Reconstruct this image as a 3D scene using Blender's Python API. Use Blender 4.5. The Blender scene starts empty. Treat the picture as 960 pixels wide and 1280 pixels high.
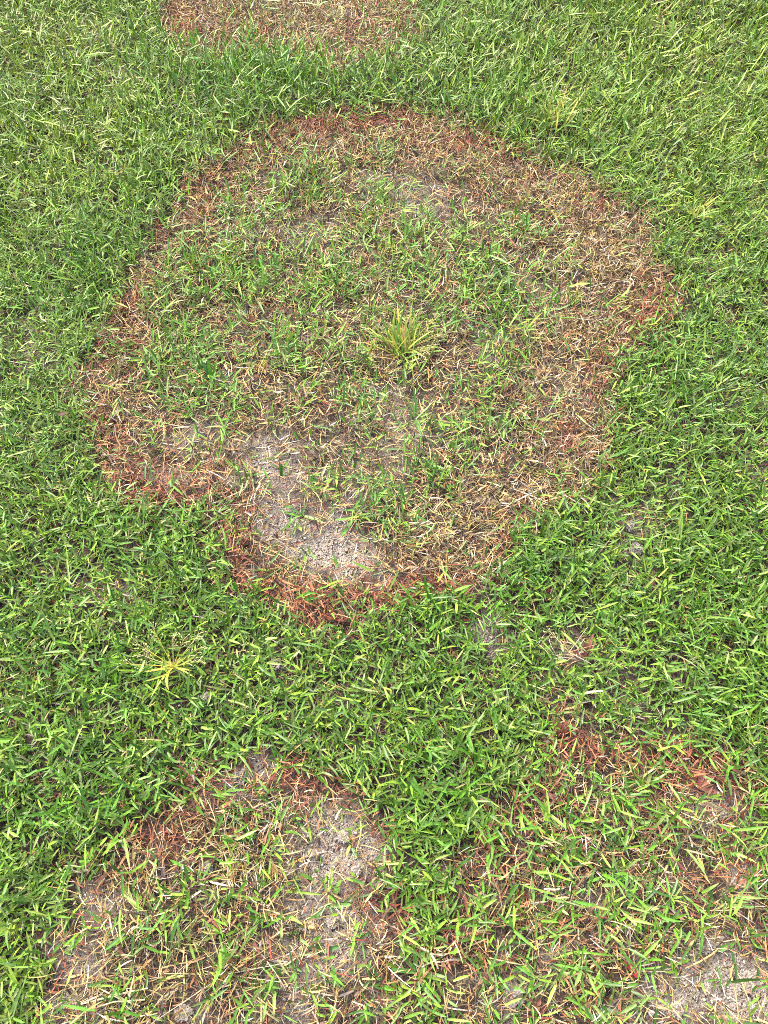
import bpy, math, random
import numpy as np

# ------------------------------------------------------------------ camera
H = 1.2                      # phone held 1.2 m above the lawn
PITCH = math.radians(62.0)   # looking down
FPX = 960.0                  # focal length in photo pixels (960x1280)
scene = bpy.context.scene
cam_d = bpy.data.cameras.new("camera")
cam = bpy.data.objects.new("camera", cam_d)
scene.collection.objects.link(cam)
cam_d.sensor_fit = 'VERTICAL'
cam_d.angle_y = 2 * math.atan(640.0 / FPX)
cam_d.clip_start = 0.02
cam_d.clip_end = 500.0
cam.location = (0, 0, H)
cam.rotation_euler = (math.pi / 2 - PITCH, 0, 0)
scene.camera = cam

# ------------------------------------------------------------------ sky, sun, exposure
SUN_EL, SUN_AZ = math.radians(58), math.radians(-38)   # azimuth clockwise from +Y (away from viewer)
world = bpy.data.worlds.new("World")
scene.world = world
world.use_nodes = True
nt = world.node_tree
bg = nt.nodes["Background"]
sky = nt.nodes.new("ShaderNodeTexSky")
sky.sky_type = 'NISHITA'
sky.sun_disc = False
sky.sun_elevation = SUN_EL
sky.sun_rotation = SUN_AZ
sky.air_density = 1.0
sky.dust_density = 5.0
sky.ozone_density = 0.6
nt.links.new(sky.outputs[0], bg.inputs[0])
bg.inputs[1].default_value = 0.145
sun_d = bpy.data.lights.new("sun", 'SUN')
sun_d.energy = 1.35
sun_d.angle = math.radians(22)
sun_d.color = (1.0, 0.94, 0.86)
sun = bpy.data.objects.new("sun", sun_d)
scene.collection.objects.link(sun)
sun.rotation_euler = (math.pi / 2 - SUN_EL, 0, math.pi - SUN_AZ)
scene.view_settings.view_transform = 'Standard'
scene.view_settings.look = 'None'
scene.view_settings.gamma = 1.0
scene.view_settings.exposure = 2.36
scene.cycles.use_denoising = False      # the turf is finer than a denoiser can keep
scene.cycles.filter_width = 0.9

RNG = np.random.default_rng(7)
random.seed(7)
COL = scene.collection

# ------------------------------------------------------------------ ground <-> photo survey
SP, CP = math.sin(PITCH), math.cos(PITCH)

def ground_at(u, v):
    """a surveyed spot of the photograph as a point on the lawn"""
    a = (u - 480.0) / FPX
    b = (640.0 - v) / FPX
    dx, dy, dz = a, CP + b * SP, -SP + b * CP
    t = H / -dz
    return dx * t, dy * t

def survey(x, y):
    """lawn position -> survey chart coordinates"""
    d = y * CP + H * SP
    b = y * SP - H * CP
    return 480.0 + FPX * x / d, 640.0 - FPX * b / d

# ------------------------------------------------------------------ noise
_perm = RNG.random((256, 256)).astype(np.float32)

def vnoise(x, y):
    xi = np.floor(x).astype(np.int64); yi = np.floor(y).astype(np.int64)
    fx = x - xi; fy = y - yi
    fx = fx * fx * (3 - 2 * fx); fy = fy * fy * (3 - 2 * fy)
    a = _perm[xi & 255, yi & 255]; b = _perm[(xi + 1) & 255, yi & 255]
    c = _perm[xi & 255, (yi + 1) & 255]; d = _perm[(xi + 1) & 255, (yi + 1) & 255]
    return (a * (1 - fx) + b * fx) * (1 - fy) + (c * (1 - fx) + d * fx) * fy

def fbm(x, y, octaves=4):
    s = 0; amp = 0.5; tot = 0
    for k in range(octaves):
        s = s + amp * vnoise(x * 2 ** k + 17.3 * k, y * 2 ** k + 5.1 * k); tot += amp; amp *= 0.5
    return s / tot            # 0..1, mean .5

# ------------------------------------------------------------------ survey chart: where the lawn is dead, bare, lush
STEP = 4.0
U0, U1, V0, V1 = -700, 1660, -700, 1900
gu = np.arange(U0, U1 + 1, STEP); gv = np.arange(V0, V1 + 1, STEP)
UU, VV = np.meshgrid(gu, gv)          # [v,u]

def chart_noise(scale, seed, octaves=4):
    return fbm(UU / scale + seed * 31.7, VV / scale + seed * 11.9, octaves)

def poly_sd(P):
    """signed distance, positive inside"""
    P = np.array(P, float); n = len(P)
    wu = UU + (chart_noise(55, 1) - .5) * 56 + (chart_noise(18, 2) - .5) * 40
    wv = VV + (chart_noise(55, 3) - .5) * 56 + (chart_noise(18, 4) - .5) * 40
    best = np.full(UU.shape, 1e9); inside = np.zeros(UU.shape, bool)
    for i in range(n):
        a, b = P[i], P[(i + 1) % n]
        e = b - a
        t = np.clip(((wu - a[0]) * e[0] + (wv - a[1]) * e[1]) / (e @ e), 0, 1)
        best = np.minimum(best, np.hypot(wu - a[0] - t * e[0], wv - a[1] - t * e[1]))
        if a[1] != b[1]:
            c = ((a[1] > wv) != (b[1] > wv)) & (wu < (b[0] - a[0]) * (wv - a[1]) / (b[1] - a[1]) + a[0])
            inside ^= c
    return np.where(inside, best, -best)

def sstep(a, b, x):
    t = np.clip((x - a) / (b - a), 0, 1)
    return t * t * (3 - 2 * t)

def blobs(lst, warp_seed=9):
    wu = UU + (chart_noise(30, warp_seed) - .5) * 40
    wv = VV + (chart_noise(30, warp_seed + 1) - .5) * 40
    out = np.zeros(UU.shape)
    for (u, v, ru, rv, a) in lst:
        out += a * np.exp(-(((wu - u) / ru) ** 2 + ((wv - v) / rv) ** 2) * 1.1)
    return out

MAIN = [(350,152),(420,146),(500,143),(560,152),(620,178),(690,212),(750,235),(792,266),(822,310),(842,360),
        (840,405),(822,436),(786,452),(772,490),(766,545),(760,595),(738,632),(690,658),(652,692),(622,738),(580,757),
        (520,762),(470,777),(420,792),(370,783),(322,772),(285,748),(265,715),(260,680),(268,650),(240,637),(200,637),
        (150,632),(114,592),(103,540),(103,490),(110,440),(132,398),(150,350),(172,308),(210,262),(235,228),(270,198),(310,172)]
TOPP = [(180,0),(198,46),(240,70),(300,84),(370,84),(420,94),(486,88),(518,62),(538,30),(536,0),(500,-40),(440,-66),
        (350,-74),(270,-66),(210,-36)]
LEFTP = [(300,928),(345,925),(385,930),(425,957),(468,985),(482,1030),(492,1100),(512,1130),(520,1190),(505,1280),
         (470,1350),(400,1385),(240,1390),(120,1375),(62,1330),(52,1240),(68,1172),(98,1112),(140,1058),(188,1010),(240,968)]
RIGHTP = [(692,902),(760,902),(850,930),(912,932),(930,960),(930,1040),(960,1080),(1030,1130),(1062,1220),(1060,1300),
          (1000,1370),(820,1390),(640,1385),(545,1345),(512,1280),(522,1200),(550,1125),(590,1055),(640,1000),(672,950)]
sd_main, sd_top, sd_left, sd_right = (poly_sd(p) for p in (MAIN, TOPP, LEFTP, RIGHTP))
S = lambda sd, w=14: sstep(-w * .5, w, sd)
in_main, in_top, in_left, in_right = S(sd_main, 24), S(sd_top), S(sd_left, 22), S(sd_right, 28)
ring_w = 40 + 55 * sstep(520, 720, UU + (VV - 450) * .25)
ring = in_main * (1 - sstep(ring_w, ring_w * 1.9, sd_main))

# living shoots inside the patches
GREEN_IN = blobs([(420,240,75,45,.45),(330,270,55,35,.30),(280,430,75,65,.50),(215,470,55,45,.25),(400,420,60,60,.35),(350,340,90,50,.28),(430,330,60,40,.25),
                  (560,330,70,45,.35),(650,290,55,30,.50),(640,370,60,60,.40),(690,330,45,30,.30),(560,400,60,40,.28),(620,480,80,50,.35),
                  (600,560,60,50,.25),(450,480,70,50,.35),(530,560,40,35,.15),(450,610,45,30,.22),(430,640,50,18,.30),(560,600,35,30,.18),(670,560,40,60,.20),
                  (400,690,25,18,.10),(160,460,25,40,.12),(280,345,70,45,.22),(510,280,40,30,.2),(490,660,30,45,.2),
                  (325,1035,40,45,.55),(345,1085,35,50,.45),(215,1150,75,60,.36),(290,1170,60,50,.34),(330,1240,60,40,.30),(190,1240,50,40,.25),
                  (440,1210,45,60,.30),(500,1170,30,60,.25),(470,1260,30,30,.30),
                  (700,1090,90,70,.55),(800,1050,80,60,.40),(780,1140,120,60,.45),(640,1180,70,60,.42),(860,1140,60,60,.42),(690,1250,70,30,.45),(560,1240,50,60,.5),
                  (760,990,50,40,.30),(720,960,35,25,.25),(940,1010,25,45,.5),(930,1150,40,30,.3)], 20)
BARE = blobs([(345,658,36,20,.95),(385,668,40,26,1.1),(412,695,42,26,1.25),(440,715,38,18,.95),(330,586,42,20,.75),(372,606,24,20,.40),(420,620,40,24,.30),(250,548,28,14,.8),(205,598,26,14,.7),
              (340,552,46,14,.55),(500,245,44,24,.85),(535,262,26,16,.5),(495,528,48,38,.65),(720,492,36,26,.50),(300,300,30,14,.35),(480,590,40,28,.35),(700,545,24,20,.25),
              (655,355,22,16,.45),(690,372,20,16,.4),(390,300,40,16,.3),(610,440,30,20,.35),(240,600,26,18,.3),(350,625,20,14,.4),
              (300,972,26,26,.95),(330,950,28,16,.6),(415,1035,44,28,1.0),(440,1068,44,26,1.1),(392,1075,30,30,.85),(412,1138,48,34,.95),(385,1205,50,34,.75),
              (120,1130,36,36,.55),(90,1205,30,45,.70),(80,1260,34,34,.6),(440,1180,30,30,.6),(230,1265,26,16,.5),(350,1262,40,22,.55),(255,1120,20,20,.35),
              (890,1008,34,26,.75),(930,1085,26,34,.75),(905,1222,56,34,1.0),(850,1250,50,28,.9),(940,1260,40,34,.85),(695,1188,24,20,.55),(640,1250,24,24,.85),(600,1232,24,14,.5),
              (760,1130,30,20,.3),(840,1110,30,20,.3),(880,1180,30,18,.6),(780,1270,40,20,.4),(480,1255,30,24,.5)], 40)
BARE *= sstep(.20, .55, chart_noise(22, 61, 3) + .12)
RED = blobs([(130,436,26,22,.9),(118,546,28,24,1.0),(160,610,40,22,.8),(225,622,35,14,.7),(290,600,26,18,.5),(292,680,24,26,.7),(285,720,22,26,.6),(335,748,36,20,.9),(400,772,40,16,1.1),
             (465,748,40,18,.7),(545,740,40,16,1.1),(500,752,30,14,.7),(640,682,24,18,.5),(805,410,30,22,.9),(740,468,26,18,.6),(705,555,14,12,.8),(515,590,14,12,.8),(640,178,40,14,.3),
             (480,160,40,14,.8),(420,158,44,16,.9),(600,186,40,14,.6),(395,166,16,14,.6),(245,240,24,16,.7),(196,290,22,16,.7),(150,388,20,18,.8),(315,412,12,18,.7),(310,185,30,18,.5),
             (750,265,30,24,.4),(830,370,16,22,.6),(745,610,20,20,.5),
             (310,60,24,16,.8),(240,42,34,20,.7),(455,48,36,18,.6),(335,38,20,14,.5),
             (232,975,20,20,.9),(372,966,28,24,1.0),(170,1036,34,18,.9),(222,1058,30,22,.7),(250,1000,30,18,.6),(490,1135,24,26,.9),(420,985,22,20,.5),(120,1080,24,18,.5),
             (700,925,30,28,.9),(740,935,28,18,.7),(840,952,56,16,1.0),(895,948,40,18,1.0),(655,985,24,30,.8),(605,1052,30,20,.8),(650,1075,30,22,.5),(690,1062,30,20,.6),
             (930,1075,24,30,.9),(880,985,30,22,.6),(690,1160,30,20,.6),(720,1270,24,24,.7),(610,1200,40,24,.5),(560,1200,24,24,.3),(830,1000,40,24,.4),(950,1190,24,30,.6)], 50)
STRAW = blobs([(770,310,44,60,.6),(560,180,60,22,.5),(580,690,70,44,.8),(650,632,60,34,.7),(540,640,50,34,.4),(700,600,40,40,.4),(360,35,70,34,.7),(295,1085,28,24,.7),
               (170,1170,60,60,.4),(120,1255,50,24,.7),(200,385,30,36,.4),(680,470,40,30,.3),(480,1210,24,34,.6),(890,1040,40,30,.6),(280,205,40,24,.4),(700,250,60,26,.4),(380,1150,30,30,.2)], 60)
# thin, scalped or lush spots in the sound lawn
THIN = blobs([(30,425,34,24,.55),(60,450,30,16,.4),(115,50,40,20,.35),(145,105,34,14,.6),(130,212,34,16,.45),(615,798,34,24,.75),(712,812,36,24,.5),(790,672,28,34,.75),(130,738,38,20,.75),(165,752,24,14,.5),
              (345,838,20,18,.6),(900,325,40,20,.4),(935,590,34,24,.4),(690,860,44,30,.35),(790,870,36,30,.4),(20,90,40,30,.25),(60,300,40,20,.25),(900,90,60,34,.25),(400,880,60,24,.25),
              (820,620,40,24,.3),(50,740,40,30,.2),(240,880,50,20,.25),(590,20,30,14,.3),(740,60,60,24,.2),(880,450,40,30,.2),(120,880,30,20,.2),(600,860,30,20,.25),(460,850,24,16,.3),(940,260,24,24,.4)], 70)
LUSH = blobs([(300,120,90,46,.8),(430,112,90,24,.9),(200,300,60,70,.6),(110,340,40,70,.7),(860,490,60,60,.7),(640,140,60,30,.6),(170,680,90,40,.4),(160,990,80,60,.7),(60,1000,80,60,.6),(120,850,120,60,.5),
              (560,980,60,60,.9),(560,800,110,34,.6),(640,745,44,44,.7),(840,780,100,60,.5),(700,700,60,30,.6),(930,700,60,60,.4),(880,880,80,34,.6),(770,180,60,40,.4)], 80)
YELLOW = blobs([(60,60,140,90,.5),(80,220,110,70,.45),(820,50,120,50,.6),(850,160,140,90,.4),(860,272,30,24,.7),(690,150,50,34,.5),(620,90,80,34,.3),(500,425,60,40,.5),(200,180,60,50,.3),
                (60,640,60,40,.2),(30,1200,60,70,.3),(590,1180,60,60,.2)], 90)

patch = np.maximum.reduce([in_main, in_top, in_left, in_right])
lawn = 1 - patch
clump = sstep(.30, .72, chart_noise(26, 5, 3))
gi = GREEN_IN * (.14 + 1.5 * clump)
G_main = (.025 + .17 * clump) * (1 - .55 * ring) + gi * (1 - .6 * ring)
G_top = .04 + .12 * clump
G_left = .04 + .10 * clump + gi * .75
G_right = .08 + .15 * clump + gi * .60
G_in = np.where(in_main > .5, G_main, np.where(in_top > .5, G_top, np.where(in_left > .5, G_left, G_right)))
G_in = G_in * np.clip(1 - .75 * BARE, .07, 1)
GREEN = lawn * np.clip(1 - .95 * THIN, .12, 1) * (.80 + .40 * chart_noise(40, 6)) + patch * G_in
ROOTED = blobs([(503,446,30,12,.7),(690,166,26,10,.6),(224,840,26,14,.75),(282,1218,34,26,.6),(298,1088,24,20,.7),(862,283,16,8,.5),(708,818,26,16,.7),(822,46,26,8,.5),
                (268,484,14,8,.6),(378,646,26,10,.7),(443,650,28,14,.7),(655,298,20,8,.6),(411,1130,24,16,.7),(399,1185,14,16,.6),(520,1212,30,22,.6),(718,1080,20,26,.6),(803,1092,26,28,.6),
                (893,1184,24,14,.7),(806,1130,26,10,.6),(745,1258,26,16,.6),(625,1230,20,12,.5),(729,822,16,14,.6),(315,416,10,12,.6),(870,983,18,14,.7),(602,1050,18,12,.7),(696,916,16,14,.7),
                (541,1196,18,12,.6),(260,877,9,8,.8),(347,836,10,8,.8),(792,690,10,9,.7),(785,662,9,7,.7)], 120)
GREEN = np.clip(GREEN * np.clip(1 - ROOTED, .1, 1), 0, 1.2)
dead_base = np.where(in_main > .5, .72 + .48 * ring, np.where(in_top > .5, 1.05, np.where(in_left > .5, .98, .85)))
DEAD = patch * (dead_base + .40 * STRAW + .35 * RED) * np.clip(1 - .62 * BARE, .16, 1) * (.45 + 1.15 * chart_noise(30, 7)) + lawn * .05
rim = np.maximum.reduce([np.exp(-np.abs(s - o) / w) for s, o, w in ((sd_main, 16, 32), (sd_left, 14, 24), (sd_right, 18, 24), (sd_top, 10, 16))])
REDP = np.clip(.10 + .34 * rim * patch * (1 - .6 * sstep(620, 760, UU) * (VV < 760)) + .72 * RED - .35 * STRAW * (1 - RED.clip(0, 1)), .05, .93)

def sampler(A):
    def f(x, y):
        u, v = survey(x, y)
        fu = np.clip((u - U0) / STEP, 0, len(gu) - 1.001); fv = np.clip((v - V0) / STEP, 0, len(gv) - 1.001)
        i = fu.astype(int); j = fv.astype(int); a = fu - i; b = fv - j
        return (A[j, i] * (1 - a) + A[j, i + 1] * a) * (1 - b) + (A[j + 1, i] * (1 - a) + A[j + 1, i + 1] * a) * b
    return f
m_green, m_dead, m_red, m_bare, m_thin, m_lush, m_yel, m_patch, m_straw = map(sampler, (GREEN, DEAD, REDP, BARE * patch + .55 * THIN * lawn, THIN * lawn, LUSH * lawn, YELLOW, patch, STRAW))
m_main, m_top, m_left, m_right = map(sampler, (in_main, in_top, in_left, in_right))

def ground_z(x, y):
    z = (fbm(x * 2.2 + 40, y * 2.2 + 40, 3) - .5) * .030 + (fbm(x * 16 + 9, y * 16 + 3, 3) - .5) * .010
    return z

# ------------------------------------------------------------------ materials
def srgb(r, g, b):
    f = lambda c: (c / 255 / 12.92) if c / 255 <= .04045 else ((c / 255 + .055) / 1.055) ** 2.4
    return np.array([f(r), f(g), f(b)])

def new_mat(name):
    m = bpy.data.materials.new(name); m.use_nodes = True
    t = m.node_tree; t.nodes.clear()
    return m, t

def leaf_material(name, translucency=.3, rough=.45, spec=.5, mottling=.25, scale=260.0):
    m, t = new_mat(name)
    N = t.nodes.new; L = t.links.new
    out = N("ShaderNodeOutputMaterial")
    att = N("ShaderNodeAttribute"); att.attribute_name = "tint"
    geo = N("ShaderNodeNewGeometry")
    noi = N("ShaderNodeTexNoise"); noi.inputs["Scale"].default_value = scale; noi.inputs["Detail"].default_value = 2
    L(geo.outputs["Position"], noi.inputs["Vector"])
    mr = N("ShaderNodeMapRange"); mr.inputs[3].default_value = 1 - mottling; mr.inputs[4].default_value = 1 + mottling
    mr.inputs[1].default_value = .3; mr.inputs[2].default_value = .7
    L(noi.outputs["Fac"], mr.inputs[0])
    mul = N("ShaderNodeVectorMath"); mul.operation = 'SCALE'
    L(att.outputs["Color"], mul.inputs[0]); L(mr.outputs[0], mul.inputs["Scale"])
    bs = N("ShaderNodeBsdfPrincipled")
    L(mul.outputs[0], bs.inputs["Base Color"])
    bs.inputs["Roughness"].default_value = rough
    bs.inputs["Specular IOR Level"].default_value = spec
    tr = N("ShaderNodeBsdfTranslucent")
    warm = N("ShaderNodeVectorMath"); warm.operation = 'MULTIPLY'; warm.inputs[1].default_value = (1.25, 1.15, .6)
    L(mul.outputs[0], warm.inputs[0]); L(warm.outputs[0], tr.inputs["Color"])
    mx = N("ShaderNodeMixShader"); mx.inputs[0].default_value = translucency
    L(bs.outputs[0], mx.inputs[1]); L(tr.outputs[0], mx.inputs[2]); L(mx.outputs[0], out.inputs["Surface"])
    return m

MAT_GREEN = leaf_material("living_grass", .16, .42, .38)
MAT_DEAD = leaf_material("dead_grass", .15, .65, .3, .3)
MAT_WEED = leaf_material("weed_leaf", .35, .5, .4, .15)

def soil_material():
    m, t = new_mat("soil"); N = t.nodes.new; L = t.links.new
    out = N("ShaderNodeOutputMaterial"); bs = N("ShaderNodeBsdfPrincipled")
    geo = N("ShaderNodeNewGeometry")
    dry = N("ShaderNodeAttribute"); dry.attribute_name = "dry"
    n1 = N("ShaderNodeTexNoise"); n1.inputs["Scale"].default_value = 170; n1.inputs["Detail"].default_value = 6; n1.inputs["Roughness"].default_value = .7
    n2 = N("ShaderNodeTexVoronoi"); n2.inputs["Scale"].default_value = 330
    n3 = N("ShaderNodeTexNoise"); n3.inputs["Scale"].default_value = 25; n3.inputs["Detail"].default_value = 4
    for n in (n1, n2, n3): L(geo.outputs["Position"], n.inputs["Vector"])
    r1 = N("ShaderNodeValToRGB"); e = r1.color_ramp.elements
    e[0].position = .30; e[0].color = (.016, .011, .009, 1); e[1].position = .72; e[1].color = (.085, .064, .050, 1)
    L(n1.outputs["Fac"], r1.inputs[0])
    r2 = N("ShaderNodeValToRGB"); e = r2.color_ramp.elements
    e[0].position = .32; e[0].color = (.11, .09, .075, 1); e[1].position = .68; e[1].color = (.33, .288, .24, 1)
    L(n1.outputs["Fac"], r2.inputs[0])
    ad = N("ShaderNodeMath"); ad.operation = 'MULTIPLY_ADD'; ad.inputs[1].default_value = 1.25
    sub = N("ShaderNodeMath"); sub.operation = 'SUBTRACT'; sub.inputs[1].default_value = .55
    L(n3.outputs["Fac"], sub.inputs[0]); L(dry.outputs["Fac"], ad.inputs[0]); L(sub.outputs[0], ad.inputs[2])
    cl = N("ShaderNodeClamp"); L(ad.outputs[0], cl.inputs[0])
    mix = N("ShaderNodeMix"); mix.data_type = 'RGBA'
    L(cl.outputs[0], mix.inputs[0]); L(r1.outputs[0], mix.inputs[6]); L(r2.outputs[0], mix.inputs[7])
    far = N("ShaderNodeAttribute"); far.attribute_name = "far"
    gr = N("ShaderNodeValToRGB"); e = gr.color_ramp.elements
    e[0].position = .3; e[0].color = (.05, .10, .025, 1); e[1].position = .7; e[1].color = (.13, .21, .06, 1)
    L(n1.outputs["Fac"], gr.inputs[0])
    mix2 = N("ShaderNodeMix"); mix2.data_type = 'RGBA'
    L(far.outputs["Fac"], mix2.inputs[0]); L(mix.outputs[2], mix2.inputs[6]); L(gr.outputs[0], mix2.inputs[7])
    L(mix2.outputs[2], bs.inputs["Base Color"]); bs.inputs["Roughness"].default_value = .95; bs.inputs["Specular IOR Level"].default_value = .15
    b1 = N("ShaderNodeBump"); b1.inputs["Strength"].default_value = .9; b1.inputs["Distance"].default_value = .004
    sm = N("ShaderNodeMath"); sm.operation = 'SUBTRACT'; L(n1.outputs["Fac"], sm.inputs[0]); L(n2.outputs["Distance"], sm.inputs[1])
    L(sm.outputs[0], b1.inputs["Height"]); L(b1.outputs[0], bs.inputs["Normal"])
    L(bs.outputs[0], out.inputs["Surface"])
    return m
MAT_SOIL = soil_material()

def crumb_material():
    m, t = new_mat("soil_crumb"); N = t.nodes.new; L = t.links.new
    out = N("ShaderNodeOutputMaterial"); bs = N("ShaderNodeBsdfPrincipled")
    att = N("ShaderNodeAttribute"); att.attribute_name = "tint"
    geo = N("ShaderNodeNewGeometry")
    n1 = N("ShaderNodeTexNoise"); n1.inputs["Scale"].default_value = 420; n1.inputs["Detail"].default_value = 4
    L(geo.outputs["Position"], n1.inputs["Vector"])
    mr = N("ShaderNodeMapRange"); mr.inputs[1].default_value = .3; mr.inputs[2].default_value = .7; mr.inputs[3].default_value = .6; mr.inputs[4].default_value = 1.3
    L(n1.outputs["Fac"], mr.inputs[0])
    mul = N("ShaderNodeVectorMath"); mul.operation = 'SCALE'
    L(att.outputs["Color"], mul.inputs[0]); L(mr.outputs[0], mul.inputs["Scale"])
    L(mul.outputs[0], bs.inputs["Base Color"]); bs.inputs["Roughness"].default_value = .95; bs.inputs["Specular IOR Level"].default_value = .15
    bp = N("ShaderNodeBump"); bp.inputs["Strength"].default_value = .8; bp.inputs["Distance"].default_value = .002
    L(n1.outputs["Fac"], bp.inputs["Height"]); L(bp.outputs[0], bs.inputs["Normal"])
    L(bs.outputs[0], out.inputs["Surface"])
    return m
MAT_CRUMB = crumb_material()

# ------------------------------------------------------------------ mesh helpers
def mesh_from(name, V, F, tint=None, smooth=True, attrs=None):
    """V (n,3); F list of int arrays (m,k) all faces of k corners"""
    me = bpy.data.meshes.new(name)
    V = np.asarray(V, np.float32)
    me.vertices.add(len(V)); me.vertices.foreach_set("co", V.ravel())
    loops = np.concatenate([f.ravel() for f in F]).astype(np.int32)
    sizes = np.concatenate([np.full(len(f), f.shape[1], np.int32) for f in F])
    starts = np.concatenate([[0], np.cumsum(sizes)[:-1]]).astype(np.int32)
    me.loops.add(len(loops)); me.loops.foreach_set("vertex_index", loops)
    me.polygons.add(len(sizes)); me.polygons.foreach_set("loop_start", starts); me.polygons.foreach_set("loop_total", sizes)
    if smooth: me.polygons.foreach_set("use_smooth", np.ones(len(sizes), bool))
    if tint is not None:
        a = me.attributes.new("tint", 'FLOAT_COLOR', 'POINT')
        c = np.ones((len(V), 4), np.float32); c[:, :3] = np.clip(tint, 0, 1)
        a.data.foreach_set("color", c.ravel())
    for k, val in (attrs or {}).items():
        a = me.attributes.new(k, 'FLOAT', 'POINT'); a.data.foreach_set("value", np.asarray(val, np.float32))
    me.update(); me.validate()
    return me

def link(name, me, mat, parent=None):
    o = bpy.data.objects.new(name, me); COL.objects.link(o)
    if mat and not me.materials: me.materials.append(mat)
    if parent: o.parent = parent
    return o

def blades(base, az, inc, bend, length, width, twist, tint0, tint1, rows=3, fold=.22, sway=None, pointed=1.0, floor=True, belly=.35, ground=True):
    """vectorised grass blades. inc = angle from vertical at the base, bend = added angle over the length.
    returns V, [quads, tris], tint."""
    n = len(az)
    base = np.asarray(base, float)
    az = np.asarray(az, float); inc = np.asarray(inc, float)
    sway = np.zeros(n) if sway is None else sway
    ts = np.linspace(0, 1, rows + 1)
    C = [base]
    dirs = []
    for k in range(rows):
        tm = (ts[k] + ts[k + 1]) / 2
        th = inc + bend * tm
        a = az + sway * tm
        d = np.stack([np.sin(th) * np.sin(a), np.sin(th) * np.cos(a), np.cos(th)], 1)
        dirs.append(d)
        C.append(C[-1] + d * (length * (ts[k + 1] - ts[k]))[:, None])
    if floor:
        for k in range(1, rows + 1):
            gz = (ground_z(C[k][:, 0], C[k][:, 1]) if ground else 0) + .0015
            C[k][:, 2] = np.maximum(C[k][:, 2], gz)
    cols = 3 if fold > 0 else 2
    V = np.zeros((n, rows * cols + 1, 3)); T = np.zeros((n, rows * cols + 1, 3))
    for k in range(rows):
        d = dirs[max(k - 1, 0)] if k else dirs[0]
        a = az + sway * ts[k]
        side = np.stack([np.cos(a), -np.sin(a), np.zeros(n)], 1)
        nor = np.cross(side, d); nor /= np.maximum(np.linalg.norm(nor, axis=1, keepdims=True), 1e-6)
        tw = (twist * ts[k])[:, None]
        s = side * np.cos(tw) + nor * np.sin(tw)
        t = ts[k]
        prof = (.62 + .38 * min(t / belly, 1)) * (1 - max(t - belly, 0) ** 1.7 * .9 * pointed)
        hw = (width * .5 * prof)[:, None]
        tint = tint0 * (1 - t) + tint1 * t
        if cols == 3:
            V[:, k * 3] = C[k] - s * hw; V[:, k * 3 + 1] = C[k] - nor * np.cos(tw) * hw * fold * 2; V[:, k * 3 + 2] = C[k] + s * hw
            for c in range(3): T[:, k * 3 + c] = tint * (1.10 if c == 1 else 1)
        else:
            V[:, k * 2] = C[k] - s * hw; V[:, k * 2 + 1] = C[k] + s * hw
            for c in range(2): T[:, k * 2 + c] = tint
    V[:, -1] = C[rows]; T[:, -1] = tint1
    nv = rows * cols + 1
    q = []; tr = []
    for k in range(rows - 1):
        for c in range(cols - 1):
            q.append([k * cols + c, k * cols + c + 1, (k + 1) * cols + c + 1, (k + 1) * cols + c])
    for c in range(cols - 1):
        tr.append([(rows - 1) * cols + c, (rows - 1) * cols + c + 1, nv - 1])
    off = (np.arange(n) * nv)[:, None, None]
    Q = (np.array(q)[None] + off).reshape(-1, 4); R = (np.array(tr)[None] + off).reshape(-1, 3)
    return V.reshape(-1, 3), [Q, R], T.reshape(-1, 3)

def tag(o, label=None, cat=None, group=None, kind=None):
    if label: o["label"] = label
    if cat: o["category"] = cat
    if group: o["group"] = group
    if kind: o["kind"] = kind
    return o

# ------------------------------------------------------------------ ground sheet (finer under the camera, out to the horizon)
def graded(lo, hi, step, far):
    c = list(np.arange(lo, hi + step / 2, step)); s = step
    a = [c[0]]; b = [c[-1]]
    while b[-1] < far:
        s *= 1.35; b.append(b[-1] + s); a.append(a[-1] - s)
    return np.array(a[:0:-1] + c + b[1:])
gx = graded(-1.2, 1.2, .0105, 150); gy = graded(-.25, 2.3, .0105, 150)
GX, GY = np.meshgrid(gx, gy)
X, Y = GX.ravel(), GY.ravel()
near = (np.abs(X) < 6) & (Y > -1.6) & (Y < 7)
bare = np.zeros(len(X)); bare[near] = np.clip(m_bare(X[near], Y[near]), 0, 1.3)
dry_patch = np.zeros(len(X)); dry_patch[near] = .09 * m_patch(X[near], Y[near])
Z = ground_z(X, Y) + bare * (fbm(X * 60, Y * 60, 3) - .5) * .006
n_x = len(gx); idx = np.arange(len(X)).reshape(len(gy), n_x)
Fq = np.stack([idx[:-1, :-1], idx[:-1, 1:], idx[1:, 1:], idx[1:, :-1]], -1).reshape(-1, 4)
far = sstep(1.9, 3.0, np.maximum(np.abs(X) , np.abs(Y - 1.0)))
me = mesh_from("ground", np.stack([X, Y, Z], 1), [Fq], None, True, {"dry": np.clip(bare + dry_patch, 0, 1), "far": far})
g = link("ground", me, MAT_SOIL); g["kind"] = "structure"

# ------------------------------------------------------------------ living lawn
def scatter(n_per_m2, x0, x1, y0, y1):
    n = int(n_per_m2 * (x1 - x0) * (y1 - y0))
    return RNG.uniform(x0, x1, n), RNG.uniform(y0, y1, n)

GREENS = [srgb(112, 166, 62), srgb(94, 150, 56), srgb(134, 182, 74), srgb(78, 124, 54), srgb(122, 156, 94), srgb(132, 170, 76), srgb(104, 160, 72), srgb(86, 132, 66)]
GREENS = np.array(GREENS) * .43 * np.array([1.08, 1.02, .70])
DRYTIP = srgb(205, 190, 130) * .46

def inner(x, y, mu=120, mv=80):
    u, v = survey(x, y)
    return (u > -mu) & (u < 960 + mu) & (v > -mv) & (v < 1280 + mu)

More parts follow.
